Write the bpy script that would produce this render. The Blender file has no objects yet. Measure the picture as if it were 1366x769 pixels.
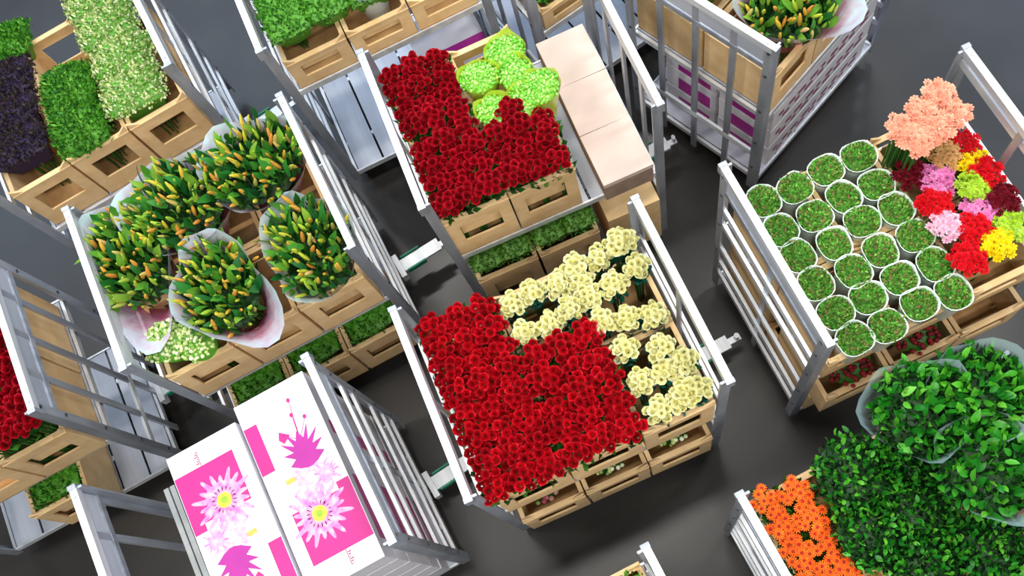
import bpy, math, random
from mathutils import Vector, Matrix, Euler

R = math.radians
rnd = random.Random(7)
scene = bpy.context.scene
col = scene.collection

# ------------------------------------------------------------------ camera
cam_d = bpy.data.cameras.new('camera')
cam = bpy.data.objects.new('camera', cam_d)
col.objects.link(cam)
F_PX, TILT, ROLL, CAM_H = 1330.0, R(20.4), R(-27.7), 6.5
fw = Vector((0, math.sin(TILT), -math.cos(TILT)))
rt = Vector((1, 0, 0))
up = rt.cross(fw)
cr = rt * math.cos(ROLL) + up * math.sin(ROLL)
cu = -rt * math.sin(ROLL) + up * math.cos(ROLL)
m3 = Matrix((cr, cu, -fw)).transposed()
cam.matrix_world = Matrix.Translation((0, 0, CAM_H)) @ m3.to_4x4()
cam_d.sensor_width = 36
cam_d.sensor_fit = 'HORIZONTAL'
cam_d.lens = F_PX * 36 / 1366
scene.camera = cam

# ------------------------------------------------------------------ world, lamps, exposure
w = bpy.data.worlds.new('hall_light')
scene.world = w
w.use_nodes = True
bg = w.node_tree.nodes['Background']
bg.inputs[0].default_value = (0.80, 0.90, 1.0, 1)
bg.inputs[1].default_value = 0.12


def area(name, loc, size, sizey, power, color, target=None):
    ld = bpy.data.lights.new(name, 'AREA')
    ld.shape = 'RECTANGLE'
    ld.size = size
    ld.size_y = sizey
    ld.energy = power
    ld.color = color
    o = bpy.data.objects.new(name, ld)
    col.objects.link(o)
    o.location = loc
    if target is not None:
        d = Vector(target) - Vector(loc)
        o.rotation_euler = d.to_track_quat('-Z', 'Y').to_euler()
    return o


# rows of long ceiling lamps of the auction hall, and its cooler skylight further back
for i, x in enumerate((-5.0, 0.0, 5.0)):
    for j, y in enumerate((-8.0, -2.5, 2.5, 7.5)):
        area('ceiling_lamp', (x, y, 10.5), 3.0, 0.6, 235, (1.0, 0.97, 0.92))
area('skylight', (13.0, 5.0, 10.6), 8.0, 14.0, 1000, (0.58, 0.75, 1.0))
area('skylight', (0.0, 14.0, 10.6), 26.0, 7.0, 1600, (0.60, 0.77, 1.0))

scene.view_settings.view_transform = 'Standard'
scene.view_settings.look = 'None'
scene.view_settings.gamma = 1.0
scene.view_settings.use_curve_mapping = False
scene.view_settings.exposure = 0.12

# ------------------------------------------------------------------ materials
MATS = {}


def srgb(r, g, b):
    def f(c):
        c /= 255.0
        return c / 12.92 if c <= 0.04045 else ((c + 0.055) / 1.055) ** 2.4
    return (f(r), f(g), f(b), 1.0)


def base_mat(name, rough=0.6, metal=0.0):
    m = bpy.data.materials.new(name)
    m.use_nodes = True
    nt = m.node_tree
    b = nt.nodes['Principled BSDF']
    b.inputs['Roughness'].default_value = rough
    b.inputs['Metallic'].default_value = metal
    MATS[name] = m
    return m, nt, b


def surf_mat(name, c1, c2, rough=0.6, metal=0.0, scale=8.0, bump=0.0, stretch=(1, 1, 1), rand=0.0):
    """noise between two colours, optional fine relief and a small shift for each object"""
    m, nt, b = base_mat(name, rough, metal)
    tc = nt.nodes.new('ShaderNodeTexCoord')
    mp = nt.nodes.new('ShaderNodeMapping')
    mp.inputs['Scale'].default_value = stretch
    nz = nt.nodes.new('ShaderNodeTexNoise')
    nz.inputs['Scale'].default_value = scale
    nz.inputs['Detail'].default_value = 6
    rp = nt.nodes.new('ShaderNodeValToRGB')
    rp.color_ramp.elements[0].color = c1
    rp.color_ramp.elements[1].color = c2
    rp.color_ramp.elements[0].position = 0.35
    rp.color_ramp.elements[1].position = 0.65
    nt.links.new(tc.outputs['Object'], mp.inputs[0])
    nt.links.new(mp.outputs[0], nz.inputs['Vector'])
    nt.links.new(nz.outputs['Fac'], rp.inputs[0])
    out = rp.outputs[0]
    if rand:
        oi = nt.nodes.new('ShaderNodeObjectInfo')
        mr = nt.nodes.new('ShaderNodeMapRange')
        mr.inputs['To Min'].default_value = 1 - rand
        mr.inputs['To Max'].default_value = 1 + rand
        hs = nt.nodes.new('ShaderNodeHueSaturation')
        nt.links.new(oi.outputs['Random'], mr.inputs['Value'])
        nt.links.new(mr.outputs[0], hs.inputs['Value'])
        nt.links.new(out, hs.inputs['Color'])
        out = hs.outputs[0]
    nt.links.new(out, b.inputs['Base Color'])
    if bump:
        bp = nt.nodes.new('ShaderNodeBump')
        bp.inputs['Strength'].default_value = bump
        bp.inputs['Distance'].default_value = 0.004
        nt.links.new(nz.outputs['Fac'], bp.inputs['Height'])
        nt.links.new(bp.outputs[0], b.inputs['Normal'])
    return m


def plant_mat(name, colors, rough=0.55, source='island', trans=0.0, spec=0.4):
    """colours picked for each leaf or floret (mesh island) or for each object"""
    m, nt, b = base_mat(name, rough)
    b.inputs['Specular IOR Level'].default_value = spec
    rp = nt.nodes.new('ShaderNodeValToRGB')
    rp.color_ramp.interpolation = 'LINEAR'
    n = len(colors)
    while len(rp.color_ramp.elements) < n:
        rp.color_ramp.elements.new(0.5)
    for i, c in enumerate(colors):
        rp.color_ramp.elements[i].position = i / max(1, n - 1)
        rp.color_ramp.elements[i].color = c
    if source == 'island':
        g = nt.nodes.new('ShaderNodeNewGeometry')
        nt.links.new(g.outputs['Random Per Island'], rp.inputs[0])
    elif source == 'both':
        g = nt.nodes.new('ShaderNodeNewGeometry')
        oi = nt.nodes.new('ShaderNodeObjectInfo')
        ma = nt.nodes.new('ShaderNodeMath')
        ma.operation = 'MULTIPLY_ADD'
        ma.inputs[1].default_value = 0.5
        mb = nt.nodes.new('ShaderNodeMath')
        mb.operation = 'MULTIPLY'
        mb.inputs[1].default_value = 0.5
        nt.links.new(oi.outputs['Random'], mb.inputs[0])
        nt.links.new(g.outputs['Random Per Island'], ma.inputs[0])
        nt.links.new(mb.outputs[0], ma.inputs[2])
        nt.links.new(ma.outputs[0], rp.inputs[0])
    else:
        oi = nt.nodes.new('ShaderNodeObjectInfo')
        nt.links.new(oi.outputs['Random'], rp.inputs[0])
    nt.links.new(rp.outputs[0], b.inputs['Base Color'])
    return m


def film_mat(name, color, alpha, rough=0.25, print_color=None, z0=0.0, z1=1.0):
    """sleeve film, milky; with print_color the film carries a printed band between two heights of the sleeve"""
    m, nt, b = base_mat(name, rough)
    b.inputs['Base Color'].default_value = color
    b.inputs['Alpha'].default_value = alpha
    if print_color:
        tc = nt.nodes.new('ShaderNodeTexCoord')
        sp = nt.nodes.new('ShaderNodeSeparateXYZ')
        mr = nt.nodes.new('ShaderNodeMapRange')
        mr.inputs['From Min'].default_value = z0
        mr.inputs['From Max'].default_value = z1
        nz = nt.nodes.new('ShaderNodeTexNoise')
        nz.inputs['Scale'].default_value = 14
        mx = nt.nodes.new('ShaderNodeMix')
        mx.data_type = 'RGBA'
        mx.inputs[6].default_value = print_color
        mx.inputs[7].default_value = color
        ad = nt.nodes.new('ShaderNodeMath')
        ad.operation = 'MULTIPLY_ADD'
        ad.inputs[1].default_value = 0.9
        ad.use_clamp = True
        sb = nt.nodes.new('ShaderNodeMath')
        sb.operation = 'SUBTRACT'
        sb.inputs[1].default_value = 0.4
        nt.links.new(tc.outputs['Object'], sp.inputs[0])
        nt.links.new(tc.outputs['Object'], nz.inputs['Vector'])
        nt.links.new(sp.outputs['Z'], mr.inputs['Value'])
        nt.links.new(nz.outputs['Fac'], sb.inputs[0])
        nt.links.new(sb.outputs[0], ad.inputs[0])
        nt.links.new(mr.outputs[0], ad.inputs[2])
        nt.links.new(ad.outputs[0], mx.inputs[0])
        nt.links.new(mx.outputs[2], b.inputs['Base Color'])
    return m


surf_mat('floor_concrete', srgb(34, 32, 30), srgb(47, 44, 41), rough=0.30, scale=1.6, bump=0.06)
surf_mat('hall_wall', srgb(150, 154, 160), srgb(162, 166, 172), rough=0.8, scale=2)
surf_mat('alu_bright', srgb(205, 210, 216), srgb(235, 238, 242), rough=0.38, metal=0.35, scale=14, stretch=(1, 0.15, 1))
surf_mat('alu_grey', srgb(150, 156, 166), srgb(190, 196, 206), rough=0.42, metal=0.55, scale=10, stretch=(1, 1, 0.2), rand=0.12)
surf_mat('alu_plank', srgb(165, 172, 186), srgb(205, 211, 222), rough=0.5, metal=0.25, scale=6, stretch=(1, 0.1, 1), rand=0.08)
surf_mat('steel_dark', srgb(70, 72, 76), srgb(98, 100, 104), rough=0.5, metal=0.6, scale=12)
surf_mat('green_paint', srgb(20, 118, 92), srgb(30, 150, 115), rough=0.5, scale=12)
surf_mat('rubber', srgb(22, 22, 24), srgb(34, 34, 36), rough=0.8, scale=10)
surf_mat('cardboard', srgb(222, 184, 130), srgb(236, 202, 152), rough=0.82, scale=9, bump=0.1, rand=0.10)
surf_mat('cardboard_inner', srgb(176, 134, 84), srgb(198, 156, 104), rough=0.85, scale=9, rand=0.08)
surf_mat('cardboard_pink', srgb(208, 186, 174), srgb(219, 198, 186), rough=0.8, scale=3, rand=0.03)
surf_mat('carton_side', srgb(140, 118, 104), srgb(158, 135, 118), rough=0.85, scale=20)
surf_mat('white_board', srgb(222, 220, 227), srgb(231, 229, 235), rough=0.5, scale=6)
surf_mat('print_magenta', srgb(186, 4, 120), srgb(198, 10, 130), rough=0.45, scale=5)
surf_mat('print_purple', srgb(164, 8, 138), srgb(182, 16, 150), rough=0.45, scale=5)
surf_mat('print_pink', srgb(228, 104, 176), srgb(238, 180, 214), rough=0.45, scale=30)
surf_mat('print_pale', srgb(186, 152, 190), srgb(214, 192, 216), rough=0.45, scale=40)
surf_mat('print_yellow', srgb(238, 214, 40), srgb(248, 232, 70), rough=0.45, scale=40)
surf_mat('print_green', srgb(120, 176, 30), srgb(150, 200, 40), rough=0.45, scale=40)
surf_mat('print_gold', srgb(206, 168, 60), srgb(222, 190, 90), rough=0.45, scale=40)
surf_mat('print_crimson', srgb(130, 30, 84), srgb(156, 44, 104), rough=0.5, scale=30)
surf_mat('grey_board', srgb(140, 146, 146), srgb(160, 164, 164), rough=0.6, scale=12)
plant_mat('rose_red', [srgb(136, 0, 12), srgb(172, 0, 18), srgb(204, 4, 26), srgb(230, 18, 38)], 0.6, 'both', spec=0.25)
plant_mat('rose_deep', [srgb(130, 0, 14), srgb(166, 0, 24), srgb(198, 6, 36)], 0.6, 'both', spec=0.25)
plant_mat('rose_cream', [srgb(240, 236, 164), srgb(248, 246, 192), srgb(253, 251, 214)], 0.6, 'both', spec=0.25)
plant_mat('rose_heart', [srgb(226, 214, 96), srgb(240, 228, 120)], 0.6, 'both', spec=0.25)
plant_mat('leaf_dark', [srgb(14, 48, 12), srgb(26, 78, 20), srgb(44, 104, 28), srgb(72, 136, 40)], 0.45)
plant_mat('leaf_shade', [srgb(6, 30, 8), srgb(14, 52, 14), srgb(28, 84, 24)], 0.5)  # inner foliage, darkened in colour to give the shade between outer leaves
plant_mat('leaf_teal', [srgb(16, 92, 82), srgb(30, 120, 100), srgb(24, 84, 54)], 0.45)
plant_mat('leaf_mid', [srgb(22, 76, 14), srgb(44, 112, 22), srgb(70, 144, 34), srgb(112, 174, 52)], 0.5)
plant_mat('leaf_bush', [srgb(20, 92, 18), srgb(46, 130, 26), srgb(92, 176, 40), srgb(150, 206, 70)], 0.5)
plant_mat('leaf_glossy', [srgb(8, 52, 10), srgb(16, 88, 18), srgb(34, 124, 28), srgb(82, 170, 42), srgb(168, 218, 90)], 0.35, 'both')  # pale yellow-green end of the ramp paints highlights onto some leaves
plant_mat('leaf_blade', [srgb(18, 84, 36), srgb(42, 120, 44), srgb(80, 148, 44), srgb(138, 180, 62)], 0.4, 'object')
plant_mat('lily_bud', [srgb(214, 140, 60), srgb(224, 178, 64), srgb(204, 204, 66), srgb(170, 200, 62), srgb(140, 184, 56), srgb(222, 176, 110)], 0.5, 'object')
plant_mat('pot_green', [srgb(48, 116, 36), srgb(96, 176, 60), srgb(146, 210, 92), srgb(158, 112, 82), srgb(80, 160, 50), srgb(116, 194, 72)], 0.55)
plant_mat('pompom_lime', [srgb(96, 190, 50), srgb(130, 214, 70), srgb(196, 240, 140), srgb(78, 170, 44)], 0.6)
plant_mat('floret_white', [srgb(178, 200, 112), srgb(216, 226, 160), srgb(240, 242, 210), srgb(136, 174, 78), srgb(100, 148, 60), srgb(196, 212, 136)], 0.6)
plant_mat('floret_purple', [srgb(38, 26, 24), srgb(50, 34, 30), srgb(46, 48, 26), srgb(56, 36, 40), srgb(44, 32, 74), srgb(40, 28, 24)], 0.6)
plant_mat('carnation_green', [srgb(30, 68, 14), srgb(46, 92, 20), srgb(62, 112, 28), srgb(96, 144, 46)], 0.6)
plant_mat('mixed_pink', [srgb(150, 40, 60), srgb(200, 120, 130), srgb(110, 130, 60), srgb(190, 170, 110)], 0.6)
plant_mat('hypericum', [srgb(120, 16, 26), srgb(150, 24, 30), srgb(96, 10, 22)], 0.6)
for nm, cs in dict(bloom_peach=[(238, 150, 122), (248, 176, 146), (252, 200, 172)], bloom_red=[(198, 4, 18), (220, 10, 28), (232, 30, 44)],
                   bloom_maroon=[(92, 4, 20), (116, 6, 28), (134, 14, 36)], bloom_pink=[(228, 118, 182), (240, 146, 204), (250, 176, 220)],
                   bloom_pale=[(236, 170, 200), (244, 196, 216), (250, 216, 228)], bloom_yellow=[(240, 206, 4), (250, 226, 20), (252, 236, 60)],
                   bloom_lime=[(160, 204, 34), (182, 220, 60), (204, 232, 96)], bloom_tan=[(206, 156, 92), (220, 172, 112), (230, 190, 134)],
                   bloom_orange=[(244, 84, 10), (252, 104, 18), (255, 130, 40)]).items():
    plant_mat(nm, [srgb(*c) for c in cs], 0.6, 'both', spec=0.2)
surf_mat('gerbera_eye', srgb(176, 20, 6), srgb(150, 12, 4), rough=0.7, scale=40)
surf_mat('stem_green', srgb(44, 96, 30), srgb(66, 124, 44), rough=0.6, scale=20)
surf_mat('soil_dark', srgb(38, 30, 22), srgb(54, 44, 30), rough=0.9, scale=30)
film_mat('sleeve_blue', srgb(206, 230, 238), 0.72)
film_mat('sleeve_pink', srgb(206, 230, 238), 0.86, print_color=srgb(204, 66, 136), z0=0.42, z1=0.74)
film_mat('sleeve_white', srgb(232, 244, 240), 0.88)
film_mat('sleeve_film', srgb(230, 244, 236), 0.85)
film_mat('sleeve_lime', srgb(206, 226, 70), 0.85)
film_mat('sleeve_teal', srgb(40, 140, 128), 0.9)
film_mat('sleeve_clear', srgb(196, 226, 232), 0.5)
M = MATS


# ------------------------------------------------------------------ mesh helpers
class MB:
    def __init__(s):
        s.v, s.f, s.m = [], [], []

    def add(s, vs, fs, mi=0):
        o = len(s.v)
        s.v += [tuple(p) for p in vs]
        s.f += [tuple(o + i for i in f) for f in fs]
        s.m += [mi] * len(fs)

    def box(s, x0, x1, y0, y1, z0, z1, mi=0):
        s.add([(x0, y0, z0), (x1, y0, z0), (x1, y1, z0), (x0, y1, z0), (x0, y0, z1), (x1, y0, z1), (x1, y1, z1), (x0, y1, z1)],
              [(0, 3, 2, 1), (4, 5, 6, 7), (0, 1, 5, 4), (1, 2, 6, 5), (2, 3, 7, 6), (3, 0, 4, 7)], mi)

    def rings(s, rows, mi=0, closed=True, cap0=False, cap1=False):
        n = len(rows[0])
        o = len(s.v)
        for r in rows:
            s.v += [tuple(p) for p in r]
        for k in range(len(rows) - 1):
            for i in range(n if closed else n - 1):
                j = (i + 1) % n
                s.f.append((o + k * n + i, o + k * n + j, o + (k + 1) * n + j, o + (k + 1) * n + i))
                s.m.append(mi)
        if cap0:
            s.f.append(tuple(o + i for i in reversed(range(n))))
            s.m.append(mi)
        if cap1:
            s.f.append(tuple(o + (len(rows) - 1) * n + i for i in range(n)))
            s.m.append(mi)

    def cyl(s, p0, p1, r, n=10, mi=0, r1=None):
        p0, p1 = Vector(p0), Vector(p1)
        d = (p1 - p0).normalized()
        a = d.orthogonal().normalized()
        b = d.cross(a)
        r1 = r if r1 is None else r1
        s.rings([[p + (a * math.cos(2 * math.pi * i / n) + b * math.sin(2 * math.pi * i / n)) * q for i in range(n)]
                 for p, q in ((p0, r), (p1, r1))], mi, True, True, True)

    def mesh(s, name, mats, smooth=False):
        me = bpy.data.meshes.new(name)
        me.from_pydata(s.v, [], s.f)
        for mt in (mats if isinstance(mats, (list, tuple)) else [mats]):
            me.materials.append(M[mt])
        me.polygons.foreach_set('material_index', s.m)
        if smooth:
            me.polygons.foreach_set('use_smooth', [True] * len(s.f))
        me.update()
        return me


def obj(name, mesh, parent=None, loc=(0, 0, 0), rot=(0, 0, 0), scale=1.0):
    o = bpy.data.objects.new(name, mesh)
    col.objects.link(o)
    o.parent = parent
    o.location = loc
    o.rotation_euler = rot
    o.scale = (scale,) * 3 if isinstance(scale, (int, float)) else scale
    return o


def thing(name, label, cat, loc=(0, 0, 0), rz=0.0, group=None):
    o = obj(name, None, None, loc, (0, 0, rz))
    tag(o, label, cat, group)
    return o


def tag(o, label, cat, group=None):
    o['label'] = label
    o['category'] = cat
    if group:
        o['group'] = group
    return o


def stuff(o):
    o['kind'] = 'stuff'
    return o


ORD = ['first', 'second', 'third', 'fourth', 'fifth', 'sixth', 'seventh', 'eighth', 'ninth', 'tenth', 'eleventh', 'twelfth']
CACHE = {}


def cached(key, fn):
    if key not in CACHE:
        CACHE[key] = fn()
    return CACHE[key]


def inside(p, poly):
    c = False
    n = len(poly)
    for i in range(n):
        (x0, y0), (x1, y1) = poly[i], poly[i - 1]
        if (y0 > p[1]) != (y1 > p[1]) and p[0] < (x1 - x0) * (p[1] - y0) / (y1 - y0) + x0:
            c = not c
    return c


# ------------------------------------------------------------------ floor
fb = MB()
NX = 14
fb.add([(-14, -10, 0), (16, -10, 0), (16, 18, 0), (-14, 18, 0), (-14, -10, -0.2), (16, -10, -0.2), (16, 18, -0.2), (-14, 18, -0.2)],
       [(0, 1, 2, 3), (7, 6, 5, 4), (0, 4, 5, 1), (1, 5, 6, 2), (2, 6, 7, 3), (3, 7, 4, 0)])
fl = obj('floor', fb.mesh('floor', 'floor_concrete'))
fl['kind'] = 'structure'
fl['label'] = 'dark smooth concrete floor of the auction hall'

for nm, dims in (('wall_back', (-14, 16, 18, 18.3, 0, 11)), ('wall_left', (-14.3, -14, -10, 18, 0, 11))):
    b = MB()
    b.box(*dims)
    o = obj(nm, b.mesh(nm, 'hall_wall'))
    o['kind'] = 'structure'
    o['label'] = 'pale hall wall far beyond the trolleys'

# ------------------------------------------------------------------ trolleys
HX, HY, TOP = 0.665, 0.51, 1.90


def box_mesh(key, dims, mat):
    def mk():
        b = MB()
        b.box(*dims)
        return b.mesh(key, mat)
    return cached(('box', key, dims, mat), mk)


def post_mesh(sx, sy, h):
    def mk():
        b = MB()
        b.box(-0.006 + sx * 0.006, 0.006 + sx * 0.006, min(0, -sy * 0.055), max(0, -sy * 0.055), 0.13, h)
        b.box(min(0, -sx * 0.045), max(0, -sx * 0.045), -0.006 - sy * 0.006, 0.006 - sy * 0.006, 0.13, h)
        for z in (0.45, 0.8, 1.2, 1.6, h - 0.06):
            b.cyl((sx * 0.012, -sy * 0.03, z), (sx * 0.018, -sy * 0.03, z), 0.011, 6, 1)
        return b.mesh('corner_post', ['alu_grey', 'steel_dark'])
    return cached(('post', sx, sy, h), mk)


def wheel_mesh():
    b = MB()
    n = 16
    for (r0, r1, x, mi) in ((0.068, 0.068, 0.02, 0), (0.036, 0.036, 0.023, 1)):
        b.cyl((-x, 0, 0.07), (x, 0, 0.07), r0, n, mi)
    b.box(-0.032, -0.026, -0.03, 0.03, 0.05, 0.15, 1)
    b.box(0.026, 0.032, -0.03, 0.03, 0.05, 0.15, 1)
    b.box(-0.04, 0.04, -0.04, 0.04, 0.145, 0.155, 1)
    return b.mesh('wheel', ['rubber', 'steel_dark'])


def shelf_mesh(th=0.045):
    b = MB()
    x, y = HX - 0.03, HY - 0.015
    b.box(-x, x, -y - 0.012, -y, -th, 0.006)
    b.box(-x, x, y, y + 0.012, -th, 0.006)
    b.box(-x, -x + 0.02, -y, y, -th, 0.0)
    b.box(x - 0.02, x, -y, y, -th, 0.0)
    for k in (-0.25, 0.25):
        b.box(-x, x, k - 0.015, k + 0.015, -th, -0.014)
    return b.mesh('shelf', 'alu_bright')


def drawbar_mesh():
    b = MB()
    b.box(0, 0.34, -0.045, 0.045, -0.012, 0.012)
    b.box(0.30, 0.43, -0.02, 0.02, -0.03, -0.012)
    b.cyl((0.40, 0, -0.03), (0.40, 0, 0.05), 0.018, 10)
    b.box(-0.01, 0.03, -0.09, 0.09, -0.04, 0.04)
    b.box(0.05, 0.20, 0.05, 0.062, -0.02, 0.03, 1)
    b.box(0.05, 0.20, -0.062, -0.05, -0.02, 0.03, 1)
    return b.mesh('drawbar', ['alu_bright', 'green_paint'])


TR = {}


def trolley(key, label, x, y, yaw, shelves=(1.08,), left='slats', right='slats', top=TOP, drawbar=True):
    t = thing('flower_trolley', label, 'trolley', (x, y, 0), R(yaw), 'flower trolleys parked on the hall floor')
    TR[key] = (t, x, y, R(yaw))
    for sx in (-1, 1):
        for sy in (-1, 1):
            obj('corner_post', post_mesh(sx, sy, top - 0.01), t, (sx * HX, sy * HY, 0))
    for sx, style in ((-1, left), (1, right)):
        ox = sx * HX
        obj('top_rail', cached(('rail',), lambda: rail_mesh()), t, (ox, 0, top))
        if 'plate' in style:
            obj('side_plate', box_mesh('side_plate', (-0.005, 0.005, -HY + 0.02, HY - 0.02, -0.19, -0.035), 'alu_plank'), t, (ox, 0, top))
            obj('side_rail', box_mesh('side_rail', (-0.01, 0.01, -HY + 0.01, HY - 0.01, -0.02, 0.02), 'alu_grey'), t, (ox, 0, top - 0.225))
        else:
            obj('side_rail', box_mesh('side_rail', (-0.009, 0.009, -HY + 0.01, HY - 0.01, -0.03, 0.03), 'alu_bright'), t, (ox, 0, top - 0.12))
        if 'bars' in style:
            for k in (-0.255, 0.0, 0.255):
                obj('upright_bar', box_mesh('upright_bar', (-0.008, 0.008, -0.02, 0.02, 0.15, top - 0.02), 'alu_grey'), t, (ox, k, 0))
            zs = (0.62,)
        else:
            zs = (1.42, 1.22, 0.86, 0.62, 0.42)
            obj('upright_bar', box_mesh('upright_bar', (-0.006, 0.006, -0.02, 0.02, 0.15, top - 0.02), 'alu_grey'), t, (ox - sx * 0.012, 0.0, 0))
        for z in zs:
            obj('side_rail', box_mesh('side_rail_low', (-0.009, 0.009, -HY + 0.01, HY - 0.01, -0.025, 0.025), 'alu_bright'), t, (ox, 0, z))
    sm = cached(('shelf',), shelf_mesh)
    px = (HX - 0.05) * 2 / 6
    for z in tuple(shelves) + (0.22,):
        s = obj('shelf' if z > 0.3 else 'deck', sm, t, (0, 0, z))
        for i in range(6):
            obj('plank', box_mesh('plank', (-px / 2 + 0.008, px / 2 - 0.008, -HY + 0.017, HY - 0.017, -0.014, 0.0), 'alu_plank'), s,
                (-HX + 0.05 + px * (i + 0.5), 0, 0))
    wm = cached(('wheel',), wheel_mesh)
    for sx in (-1, 1):
        for sy in (-1, 1):
            obj('wheel', wm, t, (sx * 0.55, sy * 0.40, 0.002), (0, 0, R(rnd.uniform(-60, 60))))
    if drawbar:
        obj('drawbar', cached(('draw',), drawbar_mesh), t, (HX + 0.012, 0.0, 0.25), (0, 0, R(4)), (0.95 * float(drawbar), 1, 1))
    return t


def rail_mesh():
    b = MB()
    w = 0.019
    b.box(-w, w, -HY - 0.005, HY + 0.005, -0.012, 0.0)
    b.box(-w, -w + 0.008, -HY, HY, -0.05, -0.012)
    b.box(w - 0.008, w, -HY, HY, -0.05, -0.012)
    for s in (-1, 1):
        b.box(-0.022, 0.022, s * HY - 0.012 + s * 0.004, s * HY + 0.012 + s * 0.004, -0.075, 0.006, 1)
        b.cyl((0, s * (HY - 0.05), 0), (0, s * (HY - 0.05), 0.006), 0.008, 6, 1)
    return b.mesh('top_rail', ['alu_bright', 'alu_grey'])


def place(key, lx, ly):
    t, x, y, a = TR[key]
    return x + lx * math.cos(a) - ly * math.sin(a), y + lx * math.sin(a) + ly * math.cos(a), a


# ------------------------------------------------------------------ crates and cartons
def crate_mesh(w, d, h):
    b = MB()
    t = 0.012
    x, y = w / 2, d / 2
    b.box(-x, x, -y, y, 0, 0.01, 1)
    b.box(-x, -x + t, -y, y, 0.01, h)
    b.box(x - t, x, -y, y, 0.01, h)
    hw, z0, z1 = w * 0.31, h * 0.36, h * 0.80
    for s in (-1, 1):
        a, c = sorted((s * y, s * (y - t)))
        b.box(-x + t, -hw, a, c, 0.01, h)
        b.box(hw, x - t, a, c, 0.01, h)
        b.box(-hw, hw, a, c, 0.01, z0)
        b.box(-hw, hw, a, c, z1, h)
        # folded rim
        a, c = sorted((s * (y + 0.004), s * (y - 0.03)))
        b.box(-x - 0.003, x + 0.003, a, c, h, h + 0.008)
    for s in (-1, 1):
        a, c = sorted((s * (x + 0.004), s * (x - 0.022)))
        b.box(a, c, -y + 0.03, y - 0.03, h, h + 0.008)
        for q in (-1, 1):     # pointed corner tabs
            X, Y = s * x, q * y
            b.add([(X, Y, h + 0.008), (X - s * 0.07, Y, h + 0.008), (X, Y, h + 0.06), (X, Y - q * 0.014, h + 0.008), (X - s * 0.07, Y - q * 0.014, h + 0.008), (X, Y - q * 0.014, h + 0.06)],
                  [(0, 1, 2), (5, 4, 3), (0, 3, 4, 1), (1, 4, 5, 2), (2, 5, 3, 0)])
    return b.mesh('crate_body', ['cardboard', 'cardboard_inner'])


def panel_mesh(w, h):
    b = MB()
    hw, z0, z1 = w * 0.31, h * 0.36, h * 0.80
    b.box(-hw, hw, -0.004, 0.004, z0 + 0.03, z1)
    return b.mesh('handle_panel', 'cardboard')


CR_N = [0]


def crate(label, x, y, z, a, w=0.40, d=0.49, h=0.42, group='tan cardboard flower crates', panel=True):
    c = thing('flower_crate', label, 'crate', (x, y, z), a, group)
    obj('crate_body', cached(('crate', w, d, h), lambda: crate_mesh(w, d, h)), c)
    pm = cached(('panel', w, h), lambda: panel_mesh(w, h))
    for s in ((-1, 1) if panel else ()):
        obj('handle_panel', pm, c, (0, s * (d / 2 - 0.038), 0))
    return c


def crates(key, cells, z, w, d, h, what, jitter=0.006):
    """cells: (lx, ly, words that single the crate out)"""
    for lx, ly, words in cells:
        x, y, a = place(key, lx, ly)
        crate('tan cardboard crate ' + words, x, y, z + 0.007, a + R(rnd.uniform(-.5, .5)), w, d, h, panel=key not in ('corner', 'centre'))


# ------------------------------------------------------------------ plant pieces
def petal(b, ang, r0, r1, z0, z1, half, curl, mi=0):
    vs = []
    for v, sp in ((0.0, 0.55), (0.55, 1.0), (1.0, 0.62)):
        rr = r0 + (r1 - r0) * v ** 0.8
        zz = z0 + (z1 - z0) * v - (curl * (v - 0.55) ** 2 * 4 if v > 0.55 else 0)
        for u in (-1, 0, 1):
            t = ang + u * half * sp
            r2 = rr * (1.0 if u else 1.06)
            vs.append((r2 * math.cos(t), r2 * math.sin(t), zz + (0.0 if u == 0 else 0.001)))
    b.add(vs, [(0, 1, 4, 3), (1, 2, 5, 4), (3, 4, 7, 6), (4, 5, 8, 7)], mi)


def rose_mesh(mat, seed, r=0.03, heart=None):
    q = random.Random(seed)
    b = MB()
    a0 = q.uniform(0, 6)
    for n, ra, rb, z0, z1, hf, cu in ((7, 0.3, 1.0, -0.6, 0.18, 0.62, 0.3), (6, 0.25, 0.80, -0.5, 0.46, 0.66, 0.26), (5, 0.2, 0.57, -0.35, 0.66, 0.78, 0.16), (4, 0.12, 0.36, -0.2, 0.78, 0.9, 0.06), (3, 0.04, 0.17, 0.0, 0.82, 1.1, 0.0)):
        for i in range(n):
            petal(b, a0 + 2 * math.pi * i / n + q.uniform(-.15, .15), ra * r, rb * r * q.uniform(.92, 1.08), z0 * r, z1 * r * q.uniform(.9, 1.1), hf, cu * r,
                  1 if heart and n <= 3 else 0)
        a0 += 0.6
    return b.mesh('rose_head', [mat, heart] if heart else mat, True)


def bloom_mesh(mat, seed, r=0.027):
    """ruffled many-petalled head"""
    q = random.Random(seed)
    b = MB()
    for n, ra, rb, z0, z1 in ((9, 0.3, 1.0, -0.35, 0.02), (8, 0.2, 0.76, -0.2, 0.32), (6, 0.1, 0.48, 0.0, 0.52), (4, 0.03, 0.22, 0.2, 0.6)):
        o = q.uniform(0, 1)
        for i in range(n):
            petal(b, o + 2 * math.pi * i / n, ra * r, rb * r * q.uniform(.88, 1.1), z0 * r, z1 * r * q.uniform(.8, 1.2), 3.0 / n, 0.12 * r)
    return b.mesh('bloom', mat, True)


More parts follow.
